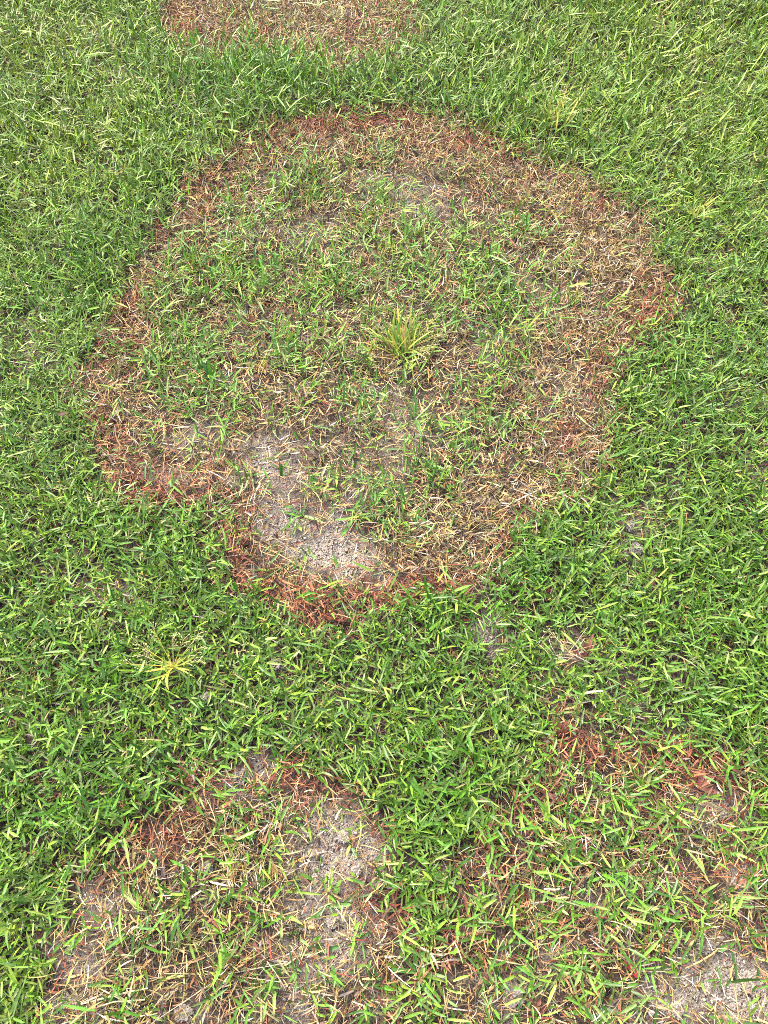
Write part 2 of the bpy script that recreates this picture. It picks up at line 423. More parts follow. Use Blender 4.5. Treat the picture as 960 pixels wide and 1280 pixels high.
def living(xs, ys, rows, wmul=1.0):
    """tillers -> blades"""
    n = len(xs)
    pat = m_patch(xs, ys); lush = np.clip(m_lush(xs, ys), 0, 1); yel = np.clip(m_yel(xs, ys) + .14 + .30 * sstep(.7, 1.6, ys), 0, 1); thin = m_thin(xs, ys)
    gz = ground_z(xs, ys)
    lean_az = fbm(xs * 22 + 3, ys * 22 + 8, 2) * 10 * math.pi + RNG.normal(0, .9, n)
    lean = np.abs(RNG.normal(.0, .42, n))
    plane = RNG.uniform(0, 2 * math.pi, n)
    nb = RNG.choice([2, 3, 4, 5], n, p=[.2, .4, .3, .1])
    size = np.clip(RNG.normal(1, .2, n), .5, 1.6) * (1 + .12 * lush - .16 * thin) * np.where(pat > .5, 1.18, 1.0) * (1 + .34 * sstep(.9, 1.9, ys) * (pat < .5))
    tone = RNG.random(n); tk = RNG.integers(0, len(GREENS), n)
    B = []; 
    out = {k: [] for k in ("base", "az", "inc", "bend", "len", "wid", "tw", "t0", "t1", "sw")}
    for j in range(5):
        s = np.where(nb > j)[0]
        m = len(s)
        h = (.006 + .0080 * j) * RNG.uniform(.6, 1.3, m) * size[s] * (1 + .5 * lush[s])
        bx = xs[s] + np.sin(lean_az[s]) * np.sin(lean[s]) * h * 1.5; by = ys[s] + np.cos(lean_az[s]) * np.sin(lean[s]) * h * 1.5
        az = plane[s] + (j % 2) * math.pi + RNG.normal(0, .55, m)
        # young top blade stands up, older ones spread
        young = (j >= nb[s] - 1)
        inc = np.where(young, np.abs(RNG.normal(.62, .32, m)), RNG.normal(1.02, .26, m))
        inc = inc + lean[s] * np.cos(az - lean_az[s]) * .7 - .18 * lush[s]
        inc = np.clip(inc, -.15, 1.5)
        bend = np.clip(RNG.normal(.22, .24, m), -.3, 1.1)
        bend = np.minimum(bend, 1.75 - inc)
        ln = (.0190 * np.exp(RNG.normal(0, .30, m))).clip(.008, .042) * size[s]
        wd = RNG.normal(.0029, .0006, m).clip(.0014, .0044) * (size[s] ** .5) * wmul
        k = np.where(RNG.random(m) < .6, tk[s], RNG.integers(0, len(GREENS), m))
        c = GREENS[k] * (np.exp(RNG.normal(0, .26, m)))[:, None]
        c = c * (1 + yel[s][:, None] * (np.array([1.42, 1.16, .95]) - 1)) * (1 + lush[s][:, None] * (np.array([.80, .97, .85]) - 1))
        c = np.where(pat[s][:, None] > .5, c * np.array([1.0, 1.10, 1.08]), c)
        # part-dead blades
        dy = RNG.random(m)
        dead = dy < (.03 + .04 * pat[s])
        c0 = c * np.array([1.12, 1.02, .95]); c1 = c * np.array([1.05, 1.03, .95])
        tipdry = (dy > .965)
        c1 = np.where(tipdry[:, None], c * .45 + DRYTIP * .55, c1)
        c0 = np.where(dead[:, None], DRYTIP * RNG.uniform(.55, 1.05, (m, 1)), c0); c1 = np.where(dead[:, None], DRYTIP * RNG.uniform(.6, 1.1, (m, 1)), c1)
        wd = np.where(dead, wd * .55, wd)
        out["base"].append(np.stack([bx, by, gz[s] + h], 1)); out["az"].append(az); out["inc"].append(inc); out["bend"].append(bend)
        out["len"].append(ln); out["wid"].append(wd); out["tw"].append(RNG.normal(0, .5, m)); out["t0"].append(c0); out["t1"].append(c1); out["sw"].append(RNG.normal(0, .18, m))
    o = {k: np.concatenate(v) for k, v in out.items()}
    return blades(o["base"], o["az"], o["inc"], o["bend"], o["len"], o["wid"], o["tw"], o["t0"], o["t1"], rows=rows, fold=.20, sway=o["sw"])

def merge(parts):
    V, T, Fd, off = [], [], {}, 0
    for v, f, t in parts:
        V.append(v); T.append(t)
        for a in f: Fd.setdefault(a.shape[1], []).append(a + off)
        off += len(v)
    return np.concatenate(V), [np.concatenate(x) for x in Fd.values()], np.concatenate(T)

TILLERS = 15200
xs, ys = scatter(TILLERS * 1.2, -1.75, 1.75, -.45, 2.75)
k = inner(xs, ys) & (RNG.random(len(xs)) * 1.2 < m_green(xs, ys) * (1 - .30 * sstep(.9, 1.9, ys)))
print("tillers", k.sum())
kf = k & (ys > .72); kn = k & (ys <= .72)
p0 = living(xs[kf], ys[kf], 2)
p1 = living(xs[kn], ys[kn], 3)
V_, F_, T_ = merge([p0, p1])
o = link("lawn_grass", mesh_from("lawn_grass", V_, F_, T_), MAT_GREEN)
tag(o, "short living green lawn grass growing around and between the dead patches", "grass", kind="stuff")

# the same lawn going on all round, out of the photograph: one square of turf repeated over a point grid
TS = .12
def turf_square():
    n = int(TILLERS * TS * TS)
    x = RNG.uniform(-TS / 2, TS / 2, n); y = RNG.uniform(-TS / 2, TS / 2, n)
    V, F, T = living(x + 1.45, y - .95, 2)           # sound lawn at that spot
    V = V - np.array([1.45, -.95, 0])
    V[:, 2] -= float(ground_z(np.array([1.45]), np.array([-.95]))[0])
    return mesh_from("lawn_square", V, F, T)
cx, cy = np.meshgrid(np.arange(-4.56, 4.6, TS), np.arange(-2.88, 6.3, TS)); cx, cy = cx.ravel(), cy.ravel()
kk = ~np.all([inner(cx + a * TS / 2, cy + c * TS / 2) & (cy > -.6) for a in (-1, 1) for c in (-1, 1)], 0)
cx, cy = cx[kk], cy[kk]
pts = np.stack([cx, cy, ground_z(cx, cy) - .003], 1)
sq = link("lawn_grass", turf_square(), MAT_GREEN)
i0 = int(np.argmin(np.hypot(cx - 1.6, cy + .9))); sq.location = pts[i0]
tag(sq, "square of green lawn outside the photograph, right of the viewer", "grass", kind="stuff")
pts = np.delete(pts, i0, 0)
pm = bpy.data.meshes.new("lawn_around"); pm.vertices.add(len(pts)); pm.vertices.foreach_set("co", pts.astype(np.float32).ravel())
at = pm.attributes.new("turn", 'FLOAT_VECTOR', 'POINT')
rot = np.zeros((len(pts), 3), np.float32); rot[:, 2] = RNG.integers(0, 4, len(pts)) * math.pi / 2
at.data.foreach_set("vector", rot.ravel()); pm.update()
around = bpy.data.objects.new("lawn_grass", pm); COL.objects.link(around)
tag(around, "short green lawn continuing all round outside the photograph", "grass", kind="stuff")
ng = bpy.data.node_groups.new("lawn_around", 'GeometryNodeTree')
ng.interface.new_socket("Geometry", in_out='INPUT', socket_type='NodeSocketGeometry')
ng.interface.new_socket("Geometry", in_out='OUTPUT', socket_type='NodeSocketGeometry')
gi_, go_ = ng.nodes.new("NodeGroupInput"), ng.nodes.new("NodeGroupOutput")
iop = ng.nodes.new("GeometryNodeInstanceOnPoints"); oi = ng.nodes.new("GeometryNodeObjectInfo"); oi.inputs["Object"].default_value = sq
na = ng.nodes.new("GeometryNodeInputNamedAttribute"); na.data_type = 'FLOAT_VECTOR'; na.inputs["Name"].default_value = "turn"
ng.links.new(gi_.outputs[0], iop.inputs["Points"]); ng.links.new(oi.outputs["Geometry"], iop.inputs["Instance"])
ng.links.new(na.outputs[0], iop.inputs["Rotation"]); ng.links.new(iop.outputs[0], go_.inputs[0])
md = around.modifiers.new("lawn_around", 'NODES'); md.node_group = ng

# ------------------------------------------------------------------ dead grass of each patch
STRAWS = np.array([srgb(228, 194, 126), srgb(210, 164, 104), srgb(234, 210, 150), srgb(188, 142, 100), srgb(212, 180, 104), srgb(176, 130, 98), srgb(212, 200, 178), srgb(190, 176, 158)]) * .52
REDS = np.array([srgb(168, 96, 66), srgb(146, 74, 56), srgb(192, 128, 86), srgb(120, 66, 58), srgb(178, 108, 88), srgb(158, 106, 76), srgb(196, 142, 92)]) * .45
DARKS = np.array([srgb(96, 74, 58), srgb(80, 58, 48), srgb(116, 92, 70)]) * .40
OLIVE = np.array([srgb(150, 150, 88), srgb(170, 168, 96), srgb(128, 132, 82)]) * .48

def dead_strands(xs, ys, rows=3, thatch=False):
    n = len(xs)
    red = RNG.random(n) < (m_red(xs, ys) if not thatch else .10)
    gz = ground_z(xs, ys)
    r = RNG.random(n)
    c = STRAWS[RNG.integers(0, len(STRAWS), n)]
    c = np.where((r < .27)[:, None], DARKS[RNG.integers(0, 3, n)], c)
    c = np.where((r > .80)[:, None], OLIVE[RNG.integers(0, 3, n)], c)
    c = np.where(red[:, None], REDS[RNG.integers(0, len(REDS), n)], c)
    c = c * np.exp(RNG.normal(-.08, .34, n))[:, None]
    leaf = RNG.random(n) < np.where(red, .35, .14)
    ln = np.where(leaf, RNG.normal(.021, .006, n), RNG.normal(.026, .010, n)).clip(.008, .060)
    wd = np.where(leaf, RNG.normal(.0024, .0005, n), RNG.normal(.00118, .0003, n)).clip(.0007, .0038)
    # some stand as broken stubble, most lie across each other
    stub = RNG.random(n) < .22
    inc = np.where(stub, np.abs(RNG.normal(.5, .35, n)), RNG.normal(1.32, .26, n)).clip(0, 1.72)
    bend = RNG.normal(.10, .40, n).clip(-.7, 1.2); bend = np.minimum(bend, 1.95 - inc)
    h = RNG.random(n) ** 1.2 * (.010 if thatch else .022) + .001
    base = np.stack([xs, ys, gz + h], 1)
    t1 = c * RNG.uniform(.85, 1.25, (n, 1))
    return blades(base, RNG.uniform(0, 2 * math.pi, n), inc, bend, ln, wd, RNG.normal(0, .9, n), c, t1, rows=rows, fold=0, sway=RNG.normal(0, .55, n), pointed=.75)

xs, ys = scatter(46000 * 1.5, -1.75, 1.75, -.45, 2.75)
k = inner(xs, ys) & (RNG.random(len(xs)) * 1.5 < m_dead(xs, ys)) & (m_patch(xs, ys) > .12)
xs, ys = xs[k], ys[k]
which = np.argmax(np.stack([m_main(xs, ys), m_top(xs, ys), m_left(xs, ys), m_right(xs, ys)]), 0)
for w, lab in enumerate(("dead tan and red grass in the large round patch at the middle",
                         "dead straw coloured grass in the patch cut by the photo's top edge",
                         "dead brown grass in the patch at the bottom left corner",
                         "dead reddish grass in the patch at the bottom right corner")):
    s = which == w
    V_, F_, T_ = dead_strands(xs[s], ys[s])
    o = link("dead_grass", mesh_from("dead_grass", V_, F_, T_), MAT_DEAD)
    tag(o, lab, "dead grass", kind="stuff")
print("dead", len(xs))

# pale thatch and clippings lying under and among the living grass
xs, ys = scatter(15000, -1.75, 1.75, -.45, 2.75)
k = inner(xs, ys) & (RNG.random(len(xs)) < .55 + .6 * m_thin(xs, ys)) & (m_patch(xs, ys) < .6)
V_, F_, T_ = dead_strands(xs[k], ys[k], rows=3, thatch=True)
o = link("thatch", mesh_from("thatch", V_, F_, T_), MAT_DEAD)
tag(o, "pale dry clippings and thatch lying between the green blades", "thatch", kind="stuff")

# ------------------------------------------------------------------ soil crumbs
ICO_V = []; 
ph = (1 + 5 ** .5) / 2
ICO_V = np.array([(-1, ph, 0), (1, ph, 0), (-1, -ph, 0), (1, -ph, 0), (0, -1, ph), (0, 1, ph), (0, -1, -ph), (0, 1, -ph), (ph, 0, -1), (ph, 0, 1), (-ph, 0, -1), (-ph, 0, 1)], float)
ICO_V /= np.linalg.norm(ICO_V[0])
ICO_F = np.array([(0,11,5),(0,5,1),(0,1,7),(0,7,10),(0,10,11),(1,5,9),(5,11,4),(11,10,2),(10,7,6),(7,1,8),(3,9,4),(3,4,2),(3,2,6),(3,6,8),(3,8,9),(4,9,5),(2,4,11),(6,2,10),(8,6,7),(9,8,1)])
OCT_V = np.array([(1,0,0),(-1,0,0),(0,1,0),(0,-1,0),(0,0,1),(0,0,-1)], float)
OCT_F = np.array([(0,2,4),(2,1,4),(1,3,4),(3,0,4),(2,0,5),(1,2,5),(3,1,5),(0,3,5)])

def crumbs(xs, ys, rad, tint, BV, BF, lift=.3):
    n = len(xs); nv = len(BV)
    D = BV[None] * RNG.uniform(.6, 1.35, (n, nv, 1)) * (rad[:, None, None]) * RNG.uniform(.7, 1.2, (n, 1, 3)) * np.array([1, 1, .75])
    a = RNG.uniform(0, 6.28, n); ca, sa = np.cos(a)[:, None], np.sin(a)[:, None]
    Xr = D[..., 0] * ca - D[..., 1] * sa; Yr = D[..., 0] * sa + D[..., 1] * ca
    z0 = ground_z(xs, ys) + np.clip(m_bare(xs, ys), 0, 1.3) * (fbm(xs * 60, ys * 60, 3) - .5) * .006
    V = np.stack([Xr + xs[:, None], Yr + ys[:, None], D[..., 2] + (z0 + rad * lift)[:, None]], -1)
    F = (BF[None] + (np.arange(n) * nv)[:, None, None]).reshape(-1, 3)
    return V.reshape(-1, 3), [F], np.repeat(tint, nv, 0)

xs, ys = scatter(140000, -1.35, 1.35, -.3, 2.4)
k = inner(xs, ys, 60, 30) & (RNG.random(len(xs)) < (m_bare(xs, ys) ** 1.5 + .035 * m_patch(xs, ys)).clip(0, 1))
xs, ys = xs[k], ys[k]; n = len(xs)
print("crumbs", n)
rad = np.exp(RNG.normal(math.log(.00092), .50, n)).clip(.0005, .0055)
v = (RNG.random(n) + .25 * (rad > .0022)).clip(0, 1)
base = np.where((v < .30)[:, None], srgb(96, 82, 74), np.where((v < .70)[:, None], srgb(174, 160, 148), srgb(232, 222, 208))) * .46
base = base * np.exp(RNG.normal(0, .18, n))[:, None]
V_, F_, T_ = crumbs(xs, ys, rad, base, OCT_V, OCT_F, .5)
o = link("soil_crumbs", mesh_from("soil_crumbs", V_, F_, T_, smooth=False), MAT_CRUMB)
tag(o, "loose grey crumbs of dry soil strewn over the bare spots", "soil crumbs", kind="stuff")

# ------------------------------------------------------------------ single things one can pick out
from mathutils import Vector, noise as mnoise
import bmesh

def px(v):                                  # metres that one photo pixel spans at that row
    y = ground_at(480, v)[1]
    return (y * CP + H * SP) / FPX

def root_at(name, u, v, label, cat, group=None):
    x, y = ground_at(u, v)
    o = bpy.data.objects.new(name, None); COL.objects.link(o)
    o.empty_display_size = .01
    o.location = (x, y, float(ground_z(np.array([x]), np.array([y]))[0]))
    tag(o, label, cat, group)
    return o

def one_blade(name, parent, mat, az, inc, bend, length, width, c0, c1, base=(0, 0, .002), twist=0., sway=0., rows=6, fold=.2, floor=True):
    A = lambda q: np.array([q], float)
    V, F, T = blades(np.array([base], float), A(az), A(inc), A(bend), A(length), A(width), A(twist), np.array([c0]), np.array([c1]),
                     rows=rows, fold=fold, sway=A(sway), floor=floor, ground=False)
    return link(name, mesh_from(name, V, F, T), mat, parent)

def tube_arrays(P, R, tint, sides=5):
    P = [Vector(p) for p in P]; V, Q = [], []
    for i, p in enumerate(P):
        d = (P[min(i + 1, len(P) - 1)] - P[max(i - 1, 0)]).normalized()
        a = d.cross(Vector((.3, .2, 1))).normalized(); b = d.cross(a)
        for s in range(sides):
            w = 2 * math.pi * s / sides
            V.append(p + (a * math.cos(w) + b * math.sin(w)) * R[i])
    for i in range(len(P) - 1):
        for s in range(sides):
            Q.append((i * sides + s, i * sides + (s + 1) % sides, (i + 1) * sides + (s + 1) % sides, (i + 1) * sides + s))
    V = np.array([tuple(q) for q in V])
    return V, [np.array(Q)], np.repeat(np.array([tint]), len(V), 0)

def arc(az, inc, bend, length, base=(0, 0, .003), n=7, sway=0., low=.0015):
    p = Vector(base); out = [p.copy()]
    for k in range(n):
        t = (k + .5) / n; th = inc + bend * t; a = az + sway * t
        p = p + Vector((math.sin(th) * math.sin(a), math.sin(th) * math.cos(a), math.cos(th))) * (length / n)
        p.z = max(p.z, low); out.append(p.copy())
    return out

def seed_head(parent, P, tint, n=9, size=.0046):
    """open panicle: short side branches carrying pointed spikelets along the last third of the stalk"""
    parts = []
    i0 = int(len(P) * .55)
    for k in range(n):
        f = i0 + (len(P) - 1 - i0) * (k / (n - 1)); i = min(int(f), len(P) - 2); q = P[i].lerp(P[i + 1], f - i)
        d = (P[i + 1] - P[i]).normalized()
        out = Vector((random.gauss(0, 1), random.gauss(0, 1), random.gauss(.2, .6))); out -= out.dot(d) * d; out.normalize()
        tip = q + (out * random.uniform(.6, 1.8) + d * 1.2) * size
        tip.z = max(tip.z, .003)
        v, fq, t = tube_arrays([q, (q + tip) / 2, tip], [.0005] * 3, tint * .9, 3); parts.append((v, fq, t))
        ax = (out * .6 + d).normalized(); s = ax.cross(Vector((0, .3, 1))).normalized(); w = ax.cross(s)
        L, Wd = size * random.uniform(.7, 1.2), size * random.uniform(.22, .36)
        ring_ = [tip + ax * L * .4 + (s * math.cos(a) + w * math.sin(a)) * Wd for a in (0, 1.57, 3.14, 4.71)]
        Vv = np.array([tuple(tip)] + [tuple(r) for r in ring_] + [tuple(tip + ax * L)])
        Ff = np.array([(0, 1, 2), (0, 2, 3), (0, 3, 4), (0, 4, 1), (5, 2, 1), (5, 3, 2), (5, 4, 3), (5, 1, 4)])
        parts.append((Vv, [Ff], np.repeat(np.array([tint * random.uniform(.8, 1.15)]), 6, 0)))
    V, F, T = merge(parts)
    return link("seed_head", mesh_from("seed_head", V, F, T), MAT_WEED, parent)

def stalk(parent, az, inc, bend, length, tint, rad=.0009, head=None, sway=0., name="stem", z0=.003):
    P = arc(az, inc - .12, bend, length, base=(0, 0, z0), sway=sway, n=9)
    V, F, T = tube_arrays(P, [rad * (1 - .5 * i / 9) for i in range(len(P))], tint)
    o = link(name, mesh_from(name, V, F, T), MAT_WEED, parent)
    if head is not None: seed_head(o, P, head)
    return o

YG = srgb(182, 192, 78) * .56; YG2 = srgb(150, 182, 70) * .52; PALE = srgb(232, 224, 160) * .58; LEM = srgb(224, 208, 84) * .56
FRESH = srgb(120, 182, 62) * .48; MIDG = srgb(96, 158, 62) * .46; TAN = srgb(216, 184, 124) * .48; BONE = srgb(232, 220, 186) * .48; OCHRE = srgb(206, 158, 88) * .48

def tuft(u, v, label, n_blade, blen, bw, inc, cols, stems, n_rad=.008, face=None, spread=math.pi, tips=None, z0=.004):
    r = root_at("weed_tuft", u, v, label, "weed")
    for i in range(n_blade):
        az = random.uniform(0, 2 * math.pi) if face is None else random.gauss(face, spread)
        a = random.uniform(0, 6.28); q = random.random() ** .5 * n_rad
        c = cols[random.randrange(len(cols))] * random.uniform(.8, 1.15)
        L = blen * random.uniform(.6, 1.2)
        one_blade("blade", r, MAT_WEED, az, max(0, random.gauss(*inc)), random.gauss(.75, .4), L, bw * random.uniform(.7, 1.2), c * .95,
                  (c * .6 + tips * .4) if tips is not None else c, (math.cos(a) * q, math.sin(a) * q, z0), random.gauss(0, .5), random.gauss(0, .3), 6)
    for (az, si, sb, sl, tint, hd) in stems:
        stalk(r, az, si, sb, sl, tint, head=hd, z0=z0)
    return r

D = math.radians
# azimuth 0 = up the photograph, 90 = to its right
tuft(503, 448, "yellow-green weed tuft of fine upright blades in the middle of the round patch", 110, .074, .0031, (.62, .42), [YG, YG, YG2, YG2, FRESH, LEM, TAN],
     [(D(72), 1.25, .2, .085, LEM, PALE), (D(80), 1.15, .3, .105, TAN, PALE), (D(110), 1.0, .5, .055, PALE, PALE), (D(100), 1.2, .3, .060, PALE, PALE), (D(125), 1.1, .4, .052, PALE, PALE),
      (D(-40), .7, .4, .075, YG, PALE), (D(-75), 1.2, .2, .062, PALE, PALE), (D(30), .6, .3, .060, YG, None), (D(-100), 1.2, .2, .055, TAN, PALE), (D(90), 1.3, .1, .070, PALE, PALE), (D(135), 1.0, .3, .07, PALE, PALE), (D(-60), .9, .3, .08, PALE, PALE), (D(60), .9, .3, .10, LEM, PALE)], .028, z0=.010, face=D(-8), spread=1.3)
tuft(690, 168, "pale yellow weed tuft with thin forked stems in green lawn beyond the round patch", 40, .070, .0034, (.6, .35), [YG, YG, YG2, LEM, FRESH],
     [(D(38), .75, .3, .105, LEM, None), (D(12), .5, .3, .090, LEM, None), (D(-30), .8, .3, .100, PALE, None), (D(-62), 1.1, .2, .095, LEM, PALE), (D(60), 1.0, .2, .110, YG, PALE), (D(80), 1.25, .2, .085, PALE, PALE), (D(25), .9, .2, .080, LEM, PALE), (D(-12), .8, .2, .10, PALE, None)], .034, z0=.032, face=D(15), spread=1.2)
tuft(224, 842, "star-shaped yellow weed with pale seed heads in green lawn left of centre", 18, .052, .0034, (.75, .35), [YG, YG2, LEM, YG],
     [(D(-30), .95, .2, .070, LEM, PALE), (D(-62), 1.15, .2, .070, LEM, PALE), (D(-92), 1.3, .1, .075, LEM, PALE), (D(30), .9, .2, .052, LEM, PALE), (D(62), 1.15, .2, .060, YG, PALE), (D(85), 1.25, .2, .050, YG, PALE), (D(45), 1.1, .2, .07, PALE, PALE), (D(-75), 1.2, .2, .055, PALE, PALE), (D(5), .8, .2, .05, PALE, PALE)], .007, z0=.032)
tuft(282, 1218, "spidery dry weed with long pale stems radiating near bottom left", 18, .034, .0024, (.9, .35), [YG2, MIDG, OCHRE, YG],
     [(D(-88), 1.3, .1, .080, PALE, None), (D(-122), 1.3, .1, .095, BONE, None), (D(80), 1.3, .1, .090, BONE, None), (D(95), 1.3, .1, .085, BONE, None), (D(120), 1.3, .1, .075, TAN, None), (D(180), 1.25, .1, .060, BONE, None),
      (D(150), 1.2, .2, .050, OCHRE, None), (D(-150), 1.2, .2, .055, TAN, None), (D(20), 1.1, .2, .060, TAN, None), (D(-20), 1.1, .2, .07, PALE, None), (D(62), 1.2, .1, .085, TAN, None), (D(-45), 1.2, .1, .06, PALE, None)], .006)
tuft(298, 1088, "ochre dried-out grass tuft among green shoots at lower left", 34, .034, .0017, (1.0, .35), [OCHRE, TAN, TAN, PALE], [], .012)
tuft(862, 285, "small yellow-green tuft at the lawn's right side, level with the patch's upper rim", 30, .050, .0032, (.75, .35), [YG, YG, YG2, FRESH], [(D(50), .9, .2, .06, LEM, None), (D(-55), 1.0, .2, .06, LEM, PALE)], .015, z0=.024)
tuft(708, 820, "bleached dry tuft with thin stems in green lawn below the round patch", 18, .032, .0013, (1.1, .3), [BONE, TAN, OCHRE], [(D(-50), 1.1, .2, .05, PALE, PALE), (D(40), 1.2, .1, .05, BONE, None), (D(130), 1.2, .1, .04, BONE, None), (D(80), 1.2, .2, .045, TAN, None)], .020, z0=.024, face=D(-50), spread=1.0)
tuft(492, 14, "bleached stems splaying from one point at the photo's top edge", 10, .05, .0018, (1.0, .3), [BONE, PALE], [(D(175), 1.25, .2, .16, BONE, None), (D(95), 1.25, .2, .13, BONE, None), (D(120), 1.3, .1, .10, BONE, None), (D(-130), 1.3, .1, .09, BONE, None), (D(60), 1.2, .1, .09, TAN, None)], .010)
tuft(822, 48, "wispy yellowing tuft in the lawn near the photo's upper right corner", 30, .050, .0025, (.7, .3), [YG, YG2, YG2, FRESH, TAN], [(D(30), .9, .2, .05, TAN, None), (D(-75), 1.1, .2, .06, TAN, None)], .045, z0=.024)
tuft(432, 268, "long yellow-green runner arching over the upper middle of the round patch", 5, .030, .0026, (.9, .3), [YG, FRESH], [(D(125), 1.25, .25, .085, YG, None), (D(140), 1.3, .1, .080, LEM, None)], .004)
tuft(330, 470, "thin yellowing stems beside the bright upright sprig in the round patch", 9, .040, .0020, (.8, .3), [YG, LEM], [(D(-25), .9, .2, .060, LEM, None), (D(-95), 1.25, .1, .05, LEM, None)], .006)

# --- green sprigs standing alone
def sprig(u, v, label, spec, stem_h=.008):
    """spec: (azimuth deg, inc, bend, length px, width px, colour)"""
    r = root_at("grass_sprig", u, v, label, "grass sprig")
    s = px(v)
    P = [(0, 0, -.003), (0, 0, stem_h * .5), (0, .0006, stem_h)]
    V, F, T = tube_arrays(P, [.0014, .0012, .0009], YG2 * .8)
    link("stem", mesh_from("stem", V, F, T), MAT_WEED, r)
    for i, (a, inc, bend, lp, wp, c) in enumerate(spec):
        one_blade("blade", r, MAT_GREEN, D(a), inc, bend, lp * s, wp * s * .78, c * .82, c * .92, (0, 0, stem_h * (.4 + .5 * i / len(spec))), random.gauss(0, .3), random.gauss(0, .2), 7)
    return r
G1, G2, G3 = srgb(128, 186, 72) * .46, srgb(100, 160, 66) * .46, srgb(84, 136, 62) * .46
sprig(268, 486, "bright upright grass sprig left of the weed tuft in the round patch", [(-30, .5, .2, 38, 5.5, G2), (5, .15, .1, 44, 6.5, FRESH), (25, .35, .2, 34, 5, G1), (-60, .9, .3, 34, 5, G2), (70, 1., .3, 32, 5, G2), (-10, .3, .2, 34, 5, G1), (100, 1.2, .2, 28, 5, G3), (-100, 1.2, .2, 30, 5, G3)])
sprig(378, 646, "flat grass sprig spread over the palest soil of the round patch", [(-88, 1.35, .1, 30, 5, G1), (112, 1.3, .2, 30, 6, G1), (20, 1.1, .2, 18, 4, G2), (-60, 1.2, .2, 18, 4, G3)])
sprig(443, 650, "star-shaped grass sprig right of the palest soil in the round patch", [(-95, 1.35, .1, 26, 5, G1), (90, 1.35, .1, 40, 6, G1), (-150, 1.25, .2, 34, 6, FRESH), (50, 1.2, .2, 26, 5, G2), (160, 1.3, .1, 20, 4, G2)])
sprig(353, 600, "tiny upright two-leaf sprig alone on bare soil in the round patch", [(-12, .35, .1, 20, 4.5, G1), (14, .25, .1, 22, 4.5, G2), (70, 1.1, .2, 13, 3.5, G3)])
sprig(655, 298, "broad bright sprig in the upper right of the round patch", [(-75, 1.1, .3, 30, 5, G1), (60, 1., .3, 28, 5, G2), (20, .7, .2, 26, 5, FRESH), (-20, .6, .2, 26, 5, G1), (100, 1.2, .2, 32, 5, G1), (-110, 1.2, .2, 22, 4.5, G2)])
sprig(717, 384, "short yellow-green sprig on the tan right side of the round patch", [(-5, .3, .1, 22, 4.5, YG), (30, .6, .2, 20, 4.5, G1), (-40, .8, .3, 18, 4, G2)])
sprig(411, 1132, "two-leaved sprig growing on dark bare soil at lower left", [(32, 1.05, .2, 36, 8, FRESH), (92, 1.3, .1, 30, 7, G1), (150, 1.25, .2, 26, 6, G3), (-125, 1.3, .1, 30, 5, G2)])
sprig(399, 1190, "single upright bright blade below the bare soil at lower left", [(4, .5, .2, 36, 7, FRESH), (-60, 1.2, .2, 26, 6, G3), (80, 1.2, .2, 30, 7, G3)])
sprig(438, 1055, "small sprig poking through the pale soil crumbs at lower left", [(0, .6, .2, 24, 6, G1), (150, 1.2, .2, 20, 6, G2), (-160, 1.2, .2, 15, 5, YG)])
sprig(520, 1215, "star of broad green blades near the bottom edge, left of centre", [(0, .9, .1, 32, 8, G2), (55, 1.05, .2, 34, 8, G1), (100, 1.2, .2, 38, 8, G1), (-35, 1., .2, 34, 7, G2), (-85, 1.25, .1, 34, 7, G2), (175, 1.2, .2, 40, 8, G1), (150, 1.2, .2, 36, 7, G1)])
sprig(718, 1085, "tall narrow-leaved sprig in the left of the bottom right patch", [(-8, .75, .1, 52, 8, G1), (10, .6, .2, 44, 7, G2), (60, 1.15, .2, 30, 7, G1), (-70, 1.2, .2, 30, 7, G2)])
sprig(803, 1098, "long bent sprig crossing the middle of the bottom right patch", [(-4, .9, .2, 54, 8, G1), (-90, 1.35, .1, 44, 7, G2), (60, 1.1, .2, 30, 8, G1), (170, 1.2, .1, 30, 8, FRESH), (95, 1.3, .1, 30, 7, G2)])
sprig(893, 1188, "dark pair of blades beside the pale clod at lower right", [(-72, 1.3, .1, 34, 8, G3), (-50, 1.2, .1, 38, 8, G2), (75, 1.3, .1, 26, 9, G1)])
sprig(806, 1130, "wide green blade lying flat in the bottom right patch", [(-88, 1.4, .05, 46, 8, G2), (20, 1., .2, 34, 8, G1), (120, 1.25, .1, 28, 7, G2)])
sprig(745, 1260, "pale green sprig at the bottom edge, right of centre", [(-95, 1.35, .1, 40, 9, G1), (30, .9, .2, 30, 8, G2), (100, 1.3, .1, 34, 9, G3), (170, 1.2, .2, 24, 8, G1)])
sprig(625, 1232, "grass sprig leaning from the small bare spot at the bottom edge", [(-10, .9, .2, 26, 7, G2), (95, 1.2, .1, 34, 8, G1), (-75, 1.2, .1, 24, 7, G2)])

